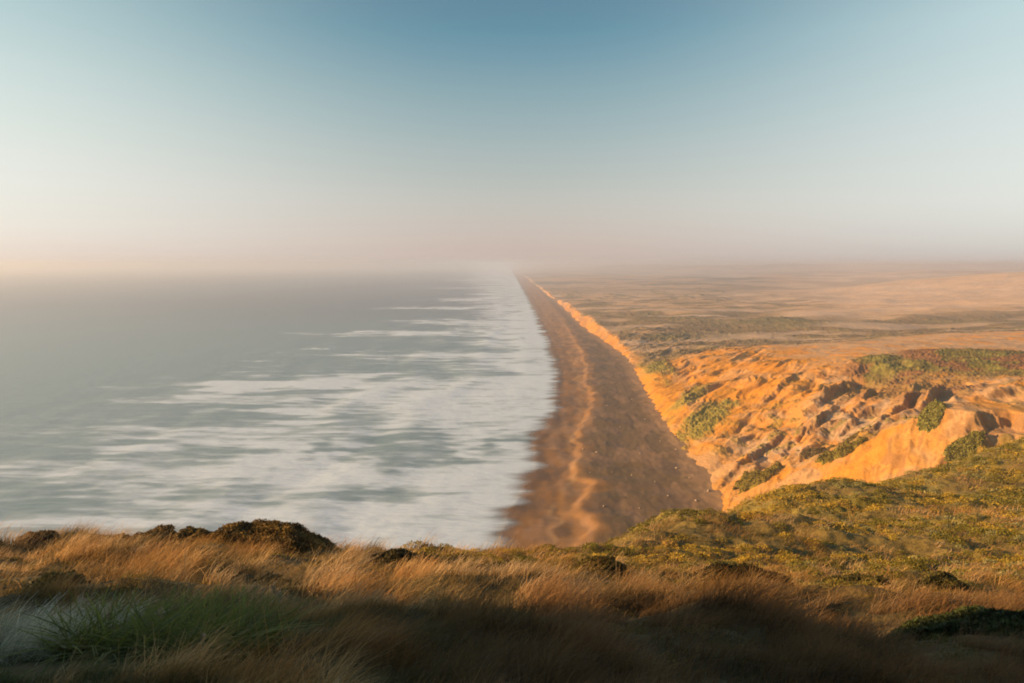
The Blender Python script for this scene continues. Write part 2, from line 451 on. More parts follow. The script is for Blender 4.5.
def build_bluff():
    nr, nc = 1000, 640
    yy = np.exp(np.linspace(math.log(165), math.log(1700), nr))
    t = np.linspace(0, 1, nc)
    Y = np.repeat(yy[:, None], nc, 1)
    x0 = toe_x(yy)[:, None] - 4
    x1 = np.maximum(yy * .86, 320)[:, None]
    tt = t[None, :] * .62 + .38 * t[None, :] ** 2
    X = x0 + (x1 - x0) * tt
    Z = bluff_h(X, Y)
    gy, gx = np.gradient(Z)
    dy = np.gradient(Y, axis=0); dx = np.gradient(X, axis=1)
    slope = np.hypot(gx / dx, gy / dy)
    x, y = X.ravel(), Y.ravel()
    col, v = bluff_color(x, y, Z.ravel(), slope.ravel())
    nz = (np.abs(fbm(x / 2.6, y / 2.6, 182, 3)) * 1.7 + .3) * v * smooth(1500, 600, y)
    bush = smooth(.15, .45, fbm(x / 10, y / 12, 184, 3)) * 1.2 * v * smooth(620, 760, y)
    Z = Z + (nz + bush).reshape(Z.shape)
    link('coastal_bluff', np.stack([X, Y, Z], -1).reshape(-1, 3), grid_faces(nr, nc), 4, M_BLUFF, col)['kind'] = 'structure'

def build_plain():
    nr, nc = 420, 520
    yy = np.exp(np.linspace(math.log(1690), math.log(17500), nr))
    t = np.linspace(0, 1, nc)
    Y = np.repeat(yy[:, None], nc, 1)
    x0 = toe_x(yy)[:, None] - 4; x1 = yy[:, None] * .86
    X = x0 + (x1 - x0) * (t[None, :] * .5 + .5 * t[None, :] ** 2)
    Z = bluff_h(X, Y) - .0
    x, y = X.ravel(), Y.ravel()
    col, v = bluff_color(x, y, Z.ravel(), np.full(len(x), .1))
    far = smooth(2000, 3200, y)
    c2 = np.tile(np.array((.42, .28, .16)), (len(x), 1)); c2 = cmix(c2, (.66, .45, .27), smooth(.30, .42, x / y))
    c2 = cmix(c2, (.13, .10, .05), smooth(.40, .62, .5 + fbm(x / 420, y / 300, 190, 4)) * (1 - .6 * smooth(.3, .45, x / y)))
    c2 = cmix(c2, (.44, .27, .13), smooth(.55, .75, .5 + fbm(x / 600, y / 420, 194, 3)))
    col = col * (1 - far[:, None]) + c2 * far[:, None]
    Z = Z + (smooth(.1, .5, fbm(x / 60, y / 90, 196, 3)) * 5 * v * smooth(6000, 2500, y)).reshape(Z.shape)
    link('coastal_plain', np.stack([X, Y, Z], -1).reshape(-1, 3), grid_faces(nr, nc), 4, M_PLAIN, col)['kind'] = 'structure'

def build_beach():
    nr, nc = 1000, 260
    yy = np.exp(np.linspace(math.log(150), math.log(17500), nr))
    Y = np.repeat(yy[:, None], nc, 1)
    s = shore_x(yy)[:, None] - 60; e = toe_x(yy)[:, None] + 14
    X = s + (e - s) * np.linspace(0, 1, nc)[None, :]
    Z = beach_h(X, Y)
    x, y, z = X.ravel(), Y.ravel(), Z.ravel()
    d = x - shore_x(y); b = x - berm_x(y)
    col = np.tile(np.array((.28, .132, .028)), (len(x), 1))
    col = cmix(col, (.17, .085, .03), smooth(9, 2, d + 5 * fbm(x / 8, y / 14, 200, 2)))
    col = cmix(col, (.158, .096, .034), smooth(2, 9, b + 5 * fbm(x / 14, y / 18, 202, 3)) * smooth(.1, .3, z))
    col = cmix(col, (.46, .25, .10), smooth(7, 0, np.abs(b + 2 + 2.5 * fbm(x / 8, y / 12, 213, 2))) * .32)  # sunlit berm face painted into the sand colour
    b2 = x - shore_x(y) - 17 - 6 * fbm(y / 22, y * 0, 211, 2)  # second lit line and its dark side, painted into the sand
    col = cmix(col, (.52, .31, .13), smooth(2.2, 0, np.abs(b2)) * .5 * smooth(.0, .4, fbm(y / 30, y * 0 + 3, 212, 2) + .3))
    col = cmix(col, (.12, .065, .03), smooth(0, 5, -b2) * smooth(14, 6, -b2) * .45)
    col = cmix(col, (.32, .18, .085), smooth(.55, .8, .5 + fbm(x / 10, y / 34, 204, 4)) * .5)
    col = cmix(col, (.13, .08, .045), smooth(.58, .8, .5 + fbm(x / 16, y / 26, 206, 4)) * .55)
    col = cmix(col, (.42, .24, .10), smooth(-12, -1, x - toe_x(y) + 5 * fbm(x / 7, y / 9, 208, 3)) * .7)
    link('beach', np.stack([X, Y, Z], -1).reshape(-1, 3), grid_faces(nr, nc), 4, M_BEACH, col)['kind'] = 'structure'

# ------------------------------------------------------------------ sea
def build_sea():
    nr, nc = 900, 620
    yy = np.exp(np.linspace(math.log(60), math.log(19000), nr))
    Y = np.repeat(yy[:, None], nc, 1)
    x1 = shore_x(yy)[:, None] + 26
    x0 = np.minimum(-yy[:, None] * .95, -320)
    t = np.linspace(0, 1, nc)[None, :]
    X = x1 + (x0 - x1) * (t * .45 + .55 * t ** 2)
    x, y = X.ravel(), Y.ravel()
    off = shore_x(y) - x                       # metres offshore
    Z = .10 * fbm(x / 9, y / 14, 210, 3) * smooth(0, 30, off)
    swell = np.exp(-((off / 260) ** 2)) * .35 * np.sin(off / 9 + 3 * fbm(x / 60, y / 120, 214, 2)) * smooth(10, 60, off) * smooth(3000, 900, y)
    Z = Z + swell
    # foam coverage
    w = fbm(x / 60, y / 60, 216, 2)
    n1 = fbm((x + 30 * w) / 70, (y + 30 * w) / 46, 220, 5, .6)
    n2 = fbm(x / 30, y / 17, 226, 4, .6)
    n3 = fbm(x / 150, y / 26, 229, 3, .55)
    width = np.interp(y, [250, 340, 420, 600, 760, 1200, 2500, 8000], [130, 125, 120, 130, 95, 110, 210, 560]) * (1 + .35 * fbm(y / 90, y * 0, 230, 2))
    inner = smooth(width * 1.25, width * .25, off)
    n4 = fbm(x / 120, y / 34, 233, 4, .6)
    f = inner * .66 + inner * (n1 * .45 + n2 * .3) + inner * n4 * 1.2 * smooth(20, 60, off) * smooth(450, 800, y)
    def patch(px, py, rx, ry, amt, seed, soft=.6):
        nonlocal f
        p = ptz(px, py, 0)
        e = ell(x, y, p, rx, ry, 0, soft, seed, 1.1)
        f = np.maximum(f, e * amt * (.72 + .55 * n1 + .4 * n2)) if amt > 0 else f * (1 + amt * np.clip(e * (1 - .4 * n2), 0, 1))
    patch(350, 384, 110, 46, .95, 1)
    patch(430, 402, 90, 60, .75, 2)
    patch(250, 400, 70, 18, .75, 3)
    patch(330, 440, 95, 34, .85, 4)
    patch(350, 470, 90, 40, .95, 5)
    patch(380, 510, 85, 30, .95, 6)
    patch(200, 470, 80, 20, .5, 7)
    patch(110, 475, 40, 10, .35, 8)
    patch(60, 522, 60, 12, .35, 9)
    patch(240, 525, 60, 16, .6, 19)
    patch(440, 355, 90, 34, .55, 10)
    patch(420, 333, 120, 34, .8, 12)
    patch(470, 322, 90, 60, .8, 26)
    patch(440, 308, 150, 46, .75, 13)
    patch(485, 300, 120, 120, .8, 27)
    patch(470, 288, 240, 90, .7, 14)
    patch(495, 280, 260, 300, .75, 24)
    patch(500, 330, 60, 80, .7, 25)
    patch(318, 349, 14, 6, .8, 15)
    patch(255, 361, 20, 7, .45, 16)
    patch(400, 452, 34, 30, -.85, 17)
    patch(430, 436, 60, 16, -.75, 18)
    patch(455, 374, 50, 14, -.7, 20)
    patch(480, 350, 60, 22, -.6, 21)
    patch(370, 487, 22, 8, -.3, 22)
    patch(290, 495, 60, 9, -.6, 23)
    f = f + .22 * np.clip(n3 + .2, 0, 1) * smooth(2600, 500, y) + .10 * smooth(-40, -260, x) * smooth(700, 300, y)  # extra foam towards the left paints in lens glare
    # thin sheets of spent foam running parallel to the shore further out
    ln = smooth(.35, .8, ridged((x + 14 * w) / 60, (y) / 13, 240, 3)) * smooth(420, 150, off) * .25
    f = f + ln * smooth(2500, 900, y)
    f = np.clip(f, 0, 1.1)
    edge = smooth(-10, 12, off + 5 * fbm(y / 26, y * 0, 247, 2) + 5 * fbm(x / 30, y / 12, 245, 3) + 2 * n2)          # 0 on the sand, 1 in the water
    Zr = Z * smooth(0, 25, off) + .0
    # the swash sheet climbs the sand slightly
    bz = beach_h(X, Y).ravel()
    Zr = np.where(off < 6, np.maximum(bz + .05, Zr), Zr)
    col = np.stack([f, edge, smooth(550, 1900, y)], -1)
    m, nt, b, out = new_mat('sea_water')
    at = N(nt, 'ShaderNodeAttribute', attribute_name='Col')
    sep = N(nt, 'ShaderNodeSeparateColor'); nt.links.new(at.outputs['Color'], sep.inputs[0])
    tc = N(nt, 'ShaderNodeTexCoord')
    mp = N(nt, 'ShaderNodeMapping'); mp.inputs['Scale'].default_value = (.055, .15, .1)
    nt.links.new(tc.outputs['Object'], mp.inputs[0])
    nz = N(nt, 'ShaderNodeTexNoise'); nz.inputs['Scale'].default_value = 1; nz.inputs['Detail'].default_value = 7; nz.inputs['Roughness'].default_value = .62
    nt.links.new(mp.outputs[0], nz.inputs['Vector'])
    # foam factor = smoothstep(attr + noise)
    ma = N(nt, 'ShaderNodeMath', operation='MULTIPLY_ADD'); ma.inputs[1].default_value = .75; 
    nt.links.new(nz.outputs['Fac'], ma.inputs[0]); nt.links.new(sep.outputs[0], ma.inputs[2])
    fr = N(nt, 'ShaderNodeMapRange', interpolation_type='SMOOTHSTEP'); fr.inputs[1].default_value = .40; fr.inputs[2].default_value = 1.20
    nt.links.new(ma.outputs[0], fr.inputs[0])
    # water colour: deep grey green to lighter over the shallows
    wc = N(nt, 'ShaderNodeMix', data_type='RGBA')
    wc.inputs[6].default_value = (.175, .265, .265, 1); wc.inputs[7].default_value = (.085, .105, .115, 1)
    nt.links.new(sep.outputs[2], wc.inputs[0])
    fc = N(nt, 'ShaderNodeMix', data_type='RGBA'); fc.inputs[7].default_value = (.62, .73, .79, 1)
    nt.links.new(fr.outputs[0], fc.inputs[0]); nt.links.new(wc.outputs[2], fc.inputs[6])
    nt.links.new(fc.outputs[2], b.inputs['Base Color'])
    rr = N(nt, 'ShaderNodeMapRange'); rr.inputs[3].default_value = .32; rr.inputs[4].default_value = .9
    nt.links.new(fr.outputs[0], rr.inputs[0]); nt.links.new(rr.outputs[0], b.inputs['Roughness'])
    b.inputs['IOR'].default_value = 1.33
    bmp = N(nt, 'ShaderNodeBump'); bmp.inputs['Strength'].default_value = .6; bmp.inputs['Distance'].default_value = .9
    mp2 = N(nt, 'ShaderNodeMapping'); mp2.inputs['Scale'].default_value = (.10, .35, .1)
    nt.links.new(tc.outputs['Object'], mp2.inputs[0])
    nz2 = N(nt, 'ShaderNodeTexNoise'); nz2.inputs['Scale'].default_value = 1; nz2.inputs['Detail'].default_value = 6
    nt.links.new(mp2.outputs[0], nz2.inputs['Vector']); nt.links.new(nz2.outputs['Fac'], bmp.inputs['Height'])
    nt.links.new(bmp.outputs[0], b.inputs['Normal'])
    # foam sheet thins out to nothing over the sand
    al = N(nt, 'ShaderNodeMapRange', interpolation_type='SMOOTHSTEP'); al.inputs[1].default_value = .2; al.inputs[2].default_value = 1.0
    mb = N(nt, 'ShaderNodeMath', operation='MULTIPLY_ADD'); mb.inputs[1].default_value = .5
    sb = N(nt, 'ShaderNodeMath', operation='SUBTRACT'); sb.inputs[1].default_value = .5
    nt.links.new(nz.outputs['Fac'], sb.inputs[0]); nt.links.new(sb.outputs[0], mb.inputs[0]); nt.links.new(sep.outputs[1], mb.inputs[2])
    nt.links.new(mb.outputs[0], al.inputs[0]); nt.links.new(al.outputs[0], b.inputs['Alpha'])
    link('sea', np.stack([x, y, Zr], -1), grid_faces(nr, nc), 4, m, col)['kind'] = 'structure'

# ------------------------------------------------------------------ vegetation
def blades(base, h, w, lean_dir, lean, col, tipcol=None, seg=3, jit=.35, seed=0):
    """curved tapering blades; base (n,3), returns V, F(tri+quad as quads), colours"""
    r = np.random.default_rng(seed)
    n = len(base)
    t = np.linspace(0, 1, seg + 1)
    ang = lean_dir + r.normal(0, jit, n)
    dirv = np.stack([np.cos(ang), np.sin(ang), np.zeros(n)], -1)
    wa = r.random(n) * math.pi
    side = np.stack([np.cos(wa), np.sin(wa), np.zeros(n)], -1)
    ln = lean * (.6 + .8 * r.random(n))
    V = np.zeros((n, seg + 1, 2, 3)); K = np.zeros((n, seg + 1, 2, 3))
    tipcol = col if tipcol is None else tipcol
    for i, s in enumerate(t):
        c = base + dirv * (h * ln * s ** 1.7)[:, None]
        c[:, 2] += h * (s - .35 * np.minimum(ln, 1.6) * s * s)
        ww = w * (1 - s * .85) * .5
        V[:, i, 0] = c - side * ww[:, None]; V[:, i, 1] = c + side * ww[:, None]
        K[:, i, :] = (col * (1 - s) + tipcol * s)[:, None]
    idx = (np.arange(n) * (seg + 1) * 2)[:, None]
    Fs = []
    for i in range(seg):
        q = np.array([2 * i, 2 * i + 1, 2 * i + 3, 2 * i + 2])[None]
        Fs.append(idx + q)
    Fq = np.stack(Fs, 1).reshape(-1)
    return V.reshape(-1, 3), Fq, K.reshape(-1, 3)

def leaves(centres, size, col, seed=0, up=.3):
    """rhombus leaf faces at centres, random orientation"""
    r = np.random.default_rng(seed)
    n = len(centres)
    d = r.normal(size=(n, 3)); d[:, 2] = np.abs(d[:, 2]) * .7 + up
    d /= np.linalg.norm(d, axis=1)[:, None]
    e = np.cross(d, r.normal(size=(n, 3))); e /= np.linalg.norm(e, axis=1)[:, None] + 1e-9
    s = size[:, None]
    V = np.stack([centres - d * s * .8, centres + e * s * .38, centres + d * s * .9, centres - e * s * .38], 1)
    return V.reshape(-1, 3), np.arange(n * 4), np.repeat(col, 4, 0)

def fan_points(n, r0, r1, half=.72, seed=0, power=1.0):
    """random points over the sector in front of the viewpoint, uniform in log distance^power"""
    r = np.random.default_rng(seed)
    t = r.random(n)
    y = (r0 ** power + t * (r1 ** power - r0 ** power)) ** (1 / power)
    x = y * (r.random(n) * 2 - 1) * half
    return x, y

def patch_noise(x, y, s, seed):
    return .5 + fbm(x / s, y / s, seed, 3) * .9

TUSS = [(175, 668, 8.0, 1.0), (52, 672, 7.4, .7), (-6, 660, 7.8, .6), (175, 690, 6.8, .8), (60, 690, 6.4, .7), (290, 690, 6.5, .8),
        (284, 597, 13.5, .75), (505, 588, 20, 1.3), (742, 601, 22, 1.6), (60, 611, 11.6, .65), (405, 571, 22, 1.6), (962, 655, 13, 1.7), (592, 590, 24, 1.4), (848, 592, 26, 1.5), (945, 603, 24, 1.1)]

def build_grass():
    # --- knee-high dry grass on the near slope
    Vs, Fs, Ks, off = [], [], [], 0
    for i, (n, r0, r1, hh, ww, seg, pw) in enumerate([(130000, 3.6, 12, .34, .0075, 4, 1.1), (170000, 12, 32, .42, .015, 3, 1.0), (100000, 30, 75, .40, .034, 2, 1.0), (140000, 70, 165, .42, .075, 2, 1.1)]):
        x, y = fan_points(n, r0, r1, .74, 300 + i, pw)
        if i >= 1:
            pass
        r = np.random.default_rng(320 + i)
        cl = patch_noise(x, y, [1.6, 2.6, 5, 9][i], 330 + i)
        c2 = patch_noise(x, y, [1.0, 1.5, 3, 5][i], 335 + i)
        cl = np.clip(cl * .6 + c2 * .6 - .1, 0, 1)
        keep = r.random(n) < np.clip(-.25 + 2.2 * cl, .06, 1)
        if i >= 1:
            keep &= r.random(n) > head_zone(x, y) * .75
        keep &= r.random(n) > gap_zone(x, y) * .85
        x, y, cl = x[keep], y[keep], cl[keep]
        n = len(x); r = np.random.default_rng(340 + i)
        z = surf_h(x, y)
        h = hh * (.45 + .8 * r.random(n)) * (.25 + 2.0 * np.clip(cl, 0, 1) ** 1.6)
        tone = patch_noise(x, y, 4 if i < 2 else 14, 350)
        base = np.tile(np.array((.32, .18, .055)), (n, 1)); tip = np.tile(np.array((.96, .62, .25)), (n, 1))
        m = smooth(.5, .75, tone)
        base = cmix(base, (.13, .10, .035), m); tip = cmix(tip, (.48, .27, .075), m)
        m2 = smooth(.45, .2, tone)
        tip = cmix(tip, (.92, .68, .38), m2 * .8)
        t3 = patch_noise(x, y, [1.1, 1.5, 4, 8][i], 352)
        m3 = smooth(.5, .68, t3)
        base = cmix(base, (.06, .045, .012), m3 * .9); tip = cmix(tip, (.19, .13, .028), m3 * .85); h = h * (1 - .35 * m3)
        m4 = smooth(.40, .28, t3); tip = cmix(tip, (.62, .27, .06), m4 * .6)
        # patches of greener blades close to the viewer
        gm = smooth(.52, .7, patch_noise(x, y, 1.8, 360)) * smooth(16, 8, y)
        tus = np.zeros(n)
        for px, py, d, rad in TUSS:
            p = pt(px, py, d); tus = np.maximum(tus, smooth(rad * 1.25, rad * .8, np.hypot(x - p[0], (y - p[1]) * 1.1)))
        h = h * (1 - .75 * tus)
        base = cmix(base, (.045, .055, .018), gm); tip = cmix(tip, (.13, .16, .05), gm)
        # foreground shade painted into the blades: darker and browner, low centre to right
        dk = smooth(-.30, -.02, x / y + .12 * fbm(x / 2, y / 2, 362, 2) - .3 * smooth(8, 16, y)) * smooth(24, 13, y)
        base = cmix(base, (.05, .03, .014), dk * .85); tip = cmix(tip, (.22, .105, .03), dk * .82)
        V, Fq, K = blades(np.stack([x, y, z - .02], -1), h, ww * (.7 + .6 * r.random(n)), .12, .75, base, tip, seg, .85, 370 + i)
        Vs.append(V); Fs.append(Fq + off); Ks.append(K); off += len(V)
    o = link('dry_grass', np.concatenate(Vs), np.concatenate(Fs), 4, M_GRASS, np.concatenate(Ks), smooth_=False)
    tag(o, 'dry golden grass blown over by the wind across the near slope', 'grass', kind='stuff')

def mound_leaves(cx, cy, cz, rx, ry, rz, n, size, colA, colB, seed, hfun=None):
    """leaves through the outer shell of a lumpy dome"""
    r = np.random.default_rng(seed)
    ph = r.random(n) * 2 * math.pi; ct = r.random(n)
    st = np.sqrt(1 - ct * ct)
    lump = 1 + .28 * fbm(np.cos(ph) * st * 2.2 + seed, np.sin(ph) * st * 2.2 + ct * 2, seed % 50, 3)
    rad = lump * (.78 + .25 * r.random(n))
    P = np.stack([cx + rx * rad * st * np.cos(ph), cy + ry * rad * st * np.sin(ph), cz + rz * rad * ct], -1)
    if hfun is not None:
        P[:, 2] += hfun(P[:, 0], P[:, 1]) - hfun(np.array([cx]), np.array([cy]))[0]
    k = np.clip(.5 + fbm(P[:, 0] * 2.2 / rx, P[:, 1] * 2.2 / ry + P[:, 2], seed % 37, 2) * .9 + r.normal(0, .15, n), 0, 1)
    col = np.array(colA)[None] * (1 - k[:, None]) + np.array(colB)[None] * k[:, None]
    return leaves(P, size * (.6 + .8 * r.random(n)), col, seed + 1)

def build_scrub():
    """matted low scrub of the hillside, thousands of interlocking tufts"""
    r = np.random.default_rng(400)
    # candidates
    n = 36000
    x, y = fan_points(n, 24, 172, .76, 401, 1.25)
    zone = head_zone(x, y)
    extra = smooth(.45, .7, patch_noise(x, y, 4, 405)) * .35
    crest = smooth(-12, -2, y - (28 + np.clip(x, 0, 60) * .4)) * smooth(-8, -2, x) * smooth(16, 10, np.abs(y - 33))
    keep = r.random(n) < np.clip(zone * .95 + extra * .6 * smooth(30, 40, y) + crest * .9, 0, 1)
    xg, yg = fan_points(11000, 8, 55, .76, 402, 1.0)
    kg = r.random(len(xg)) < gap_zone(xg, yg)
    gap = np.concatenate([np.zeros(keep.sum(), bool), np.ones(kg.sum(), bool)])
    x = np.concatenate([x[keep], xg[kg]]); y = np.concatenate([y[keep], yg[kg]]); keep = np.ones(len(x), bool)
    x, y = x[keep], y[keep]; n = len(x)
    d = np.hypot(x, y)
    rad = np.where(gap, .5, 1.0) * (.28 + .55 * r.random(n) ** 1.6) * lerp(.62, 1.3, smooth(30, 130, d))
    hgt = rad * (.32 + .32 * r.random(n))
    z = surf_h(x, y)
    nl = np.where(gap, 110, np.clip(9000 / d, 60, 260)).astype(int)
    tot = nl.sum()
    id_ = np.repeat(np.arange(n), nl)
    ph = r.random(tot) * 2 * math.pi; ct = r.random(tot) ** .8; st = np.sqrt(1 - ct * ct)
    rr = .75 + .35 * r.random(tot)
    P = np.stack([x[id_] + rad[id_] * rr * st * np.cos(ph), y[id_] + rad[id_] * rr * st * np.sin(ph), z[id_] + hgt[id_] * rr * ct - .05], -1)
    tn = patch_noise(x, y, 9, 410); t2 = r.random(n)
    cA = np.tile(np.array((.20, .165, .022)), (n, 1))
    cA = cmix(cA, (.46, .31, .04), smooth(.45, .7, tn + (t2 - .5) * .3))
    cA = cmix(cA, (.30, .28, .11), smooth(.72, .9, t2) * .9 * smooth(0, .6, x / y))
    cA = cmix(cA, (.40, .24, .06), smooth(.09, .04, t2))
    cA = cmix(cA, (.075, .06, .018), gap * .6)
    kk = np.clip(.75 + .5 * r.random(tot), 0, 2)
    col = cA[id_] * kk[:, None]
    size = rad[id_] * lerp(.10, .16, smooth(20, 60, d))[id_] * (.6 + .8 * r.random(tot))
    V, Fq, K = leaves(P, size, col, 420, .5)
    o = link('scrub_carpet', V, Fq, 4, M_LEAF, K, smooth_=False)
    tag(o, 'matted olive and rust scrub carpeting the hillside on the right', 'ground cover', kind='stuff')

def stems_mesh(cx, cy, cz, rx, ry, rz, n, seed, parent, hfun):
    r = np.random.default_rng(seed)
    V, Fq, off = [], [], 0
    for i in range(n):
        a = r.random() * 6.283; rr = .75 * r.random() ** .5
        p0 = Vector((cx + rx * .15 * math.cos(a), cy + ry * .15 * math.sin(a), cz - .05))
        p1 = Vector((cx + rx * rr * math.cos(a), cy + ry * rr * math.sin(a), cz + rz * (.8 - .3 * rr)))
        pts = [p0, p0.lerp(p1, .5) + Vector((0, 0, rz * .12)), p1]
        rad = [rz * .045, rz * .03, rz * .012]
        for j, (p, q) in enumerate(zip(pts, rad)):
            for k in range(5):
                b = k * 1.2566
                V.append((p.x + q * math.cos(b), p.y + q * math.sin(b), p.z))
        for j in range(2):
            for k in range(5):
                k2 = (k + 1) % 5
                Fq += [off + j * 5 + k, off + j * 5 + k2, off + j * 5 + 5 + k2, off + j * 5 + 5 + k]
        off += 15
    V = np.array(V) - np.array([cx, cy, cz])
    return link('stems', V, np.array(Fq), 4, M_WOOD, np.tile(np.array((.10, .065, .04)), (len(V), 1)), parent)

def shrub(px, py, d, w, depth, h, colA, colB, label, seed, group=None, n=None, hf=None, leaf=None, sink=0):
    hf = hf or head_h
    x = pt(px, py, d)[0]; y = d
    z = float(hf(np.array([x]), np.array([y]))[0]) - sink
    root = bpy.data.objects.new('low_shrub', None); C.objects.link(root); root.location = (x, y, z)
    tag(root, label, 'shrub', group)
    n = n or int(min(26000, 5200 * w * depth))
    leaf = leaf or .05
    V, Fq, K = mound_leaves(x, y, z - .05, w / 2, depth / 2, h, n, leaf, colA, colB, seed, hf)
    link('foliage', V - np.array([x, y, z]), Fq, 4, M_LEAF, K, root, False)
    stems_mesh(x, y, z, w / 2, depth / 2, h, 14, seed + 5, root, hf)
    return root

def build_shrubs():
    gr = 'wind-clipped shrubs along the near crest'
    A, B = (.055, .045, .016), (.26, .17, .045)
    shrub(268, 548, 25, 3.5, 2.0, .62, (.07, .05, .016), (.34, .21, .05), 'large rounded shrub on the crest of the near slope, widest of the crest shrubs', 501, gr)
    shrub(322, 552, 26.5, 1.7, 1.3, .5, A, (.17, .13, .04), 'low dark shrub on the crest just right of the widest rounded shrub', 502, gr)
    shrub(196, 547, 25, 1.35, 1.1, .55, A, B, 'small dark shrub on the crest just left of the widest rounded shrub', 503, gr)
    shrub(147, 544, 25, 1.9, 1.2, .55, (.09, .06, .02), (.30, .19, .06), 'brown shrub on the crest, second left of the widest rounded shrub', 504, gr)
    shrub(38, 545, 25, 1.5, 1.0, .45, A, (.22, .14, .05), 'dark low shrub on the crest nearest the left edge', 505, gr)
    g2 = 'dark shrubs among the dry grass of the near slope'
    shrub(284, 597, 13.5, 1.1, .9, .38, (.035, .03, .012), (.10, .085, .028), 'dark shrub in the dry grass below the widest crest shrub', 506, g2)
    shrub(405, 571, 22, 2.6, 1.2, .42, (.035, .03, .012), (.11, .085, .025), 'broad dark shrub at the end of the golden grass, left of the beach foot', 507, g2)
    shrub(505, 588, 20, 2.0, 1.3, .55, (.03, .025, .01), (.09, .07, .02), 'black-green shrub in the hollow straight below the strip of beach', 508, g2)
    shrub(450, 556, 33, 3.2, 1.8, .45, (.10, .085, .02), (.27, .21, .05), 'yellow-green shrub on the crest where the sea meets the sand', 509, gr)
    shrub(962, 655, 13, 3.0, 1.4, .42, (.03, .034, .010), (.10, .12, .03), 'dark green shrub low in the bottom right corner', 510, g2)
    shrub(742, 601, 22, 2.6, 1.4, .60, (.035, .03, .010), (.11, .09, .025), 'dark shrub at the edge of the shade right of the hollow', 511, g2)
    shrub(592, 590, 24, 2.4, 1.3, .5, (.06, .05, .014), (.20, .15, .03), 'low olive shrub on the near slope straight below the right half of the beach', 513, g2)
    shrub(848, 592, 26, 2.6, 1.3, .55, (.06, .055, .015), (.22, .17, .035), 'olive shrub among golden grass below the right-hand hillside scrub, left of the round shrub', 514, g2)
    shrub(945, 603, 24, 1.8, 1.2, .55, (.05, .045, .013), (.16, .13, .03), 'round shrub among golden grass above the dark green shrub in the bottom right corner', 515, g2)
    shrub(60, 611, 11.6, .9, .7, .34, (.035, .035, .012), (.10, .10, .03), 'small green shrub in the grass above the silvery tussock', 512, g2)

def tussock(px, py, d, rad, n, h, w, cb, ct, label, name, seed, lean=.9, ldir=.2, jit=1.0, heads=0):
    x = pt(px, py, d)[0]; y = d
    r = np.random.default_rng(seed)
    a = r.random(n) * 6.283; q = np.sqrt(r.random(n)) * rad
    bx, by = x + q * np.cos(a), y + q * np.sin(a) * .8
    bz = head_h(bx, by)
    z0 = float(head_h(np.array([x]), np.array([y]))[0])
    hh = h * (.5 + .7 * r.random(n))
    colb = np.array(cb)[None] * (.7 + .6 * r.random(n))[:, None]; colt = np.array(ct)[None] * (.7 + .6 * r.random(n))[:, None]
    V, Fq, K = blades(np.stack([bx, by, bz - .03], -1), hh, w * (.6 + .8 * r.random(n)), ldir, lean, colb, colt, 6, jit, seed + 1)
    root = bpy.data.objects.new(name, None); C.objects.link(root); root.location = (x, y, z0)
    tag(root, label, 'grass tuft')
    link('leaf_blades', V - np.array([x, y, z0]), Fq, 4, M_GRASS, K, root, False)
    k = r.integers(0, n, heads)
    tops = V.reshape(n, 7, 2, 3)[k, 6, 0]
    for i in range(heads):
        m = 26
        P = tops[i] + r.normal(0, .01, (m, 3)) * np.array([1, 1, 3.2])
        Vh, Fh, Kh = leaves(P, np.full(m, .03), np.tile(np.array((.42, .33, .20)), (m, 1)), seed + 3, 1.2)
        link('seed_head', Vh - np.array([x, y, z0]), Fh, 4, M_GRASS, Kh, root, False)
    return root

def build_tussocks():
    tussock(172, 676, 7.4, 1.0, 1900, .62, .031, (.035, .034, .008), (.27, .28, .045), 'dark green grass tussock at the bottom left, greener than all round it', 'green_tussock', 601, 1.0, .5, 2.2, 7)
    tussock(52, 672, 7.4, .62, 1700, .55, .013, (.22, .20, .11), (.86, .80, .55), 'pale silvery grass tussock in the bottom left corner', 'silver_tussock', 602, 1.0, .35, .9, 9)
    tussock(-6, 660, 7.8, .6, 1500, .50, .013, (.17, .15, .07), (.60, .56, .34), 'grey-green grass tussock cut by the left edge, behind the silvery one', 'grey_tussock', 603, 1.0, .35, .4, 4)

# ------------------------------------------------------------------ mat plants on the bluff, rocks on the beach
def ground_mid(x, y):
    return np.maximum(bluff_h(x, y), beach_h(x, y))

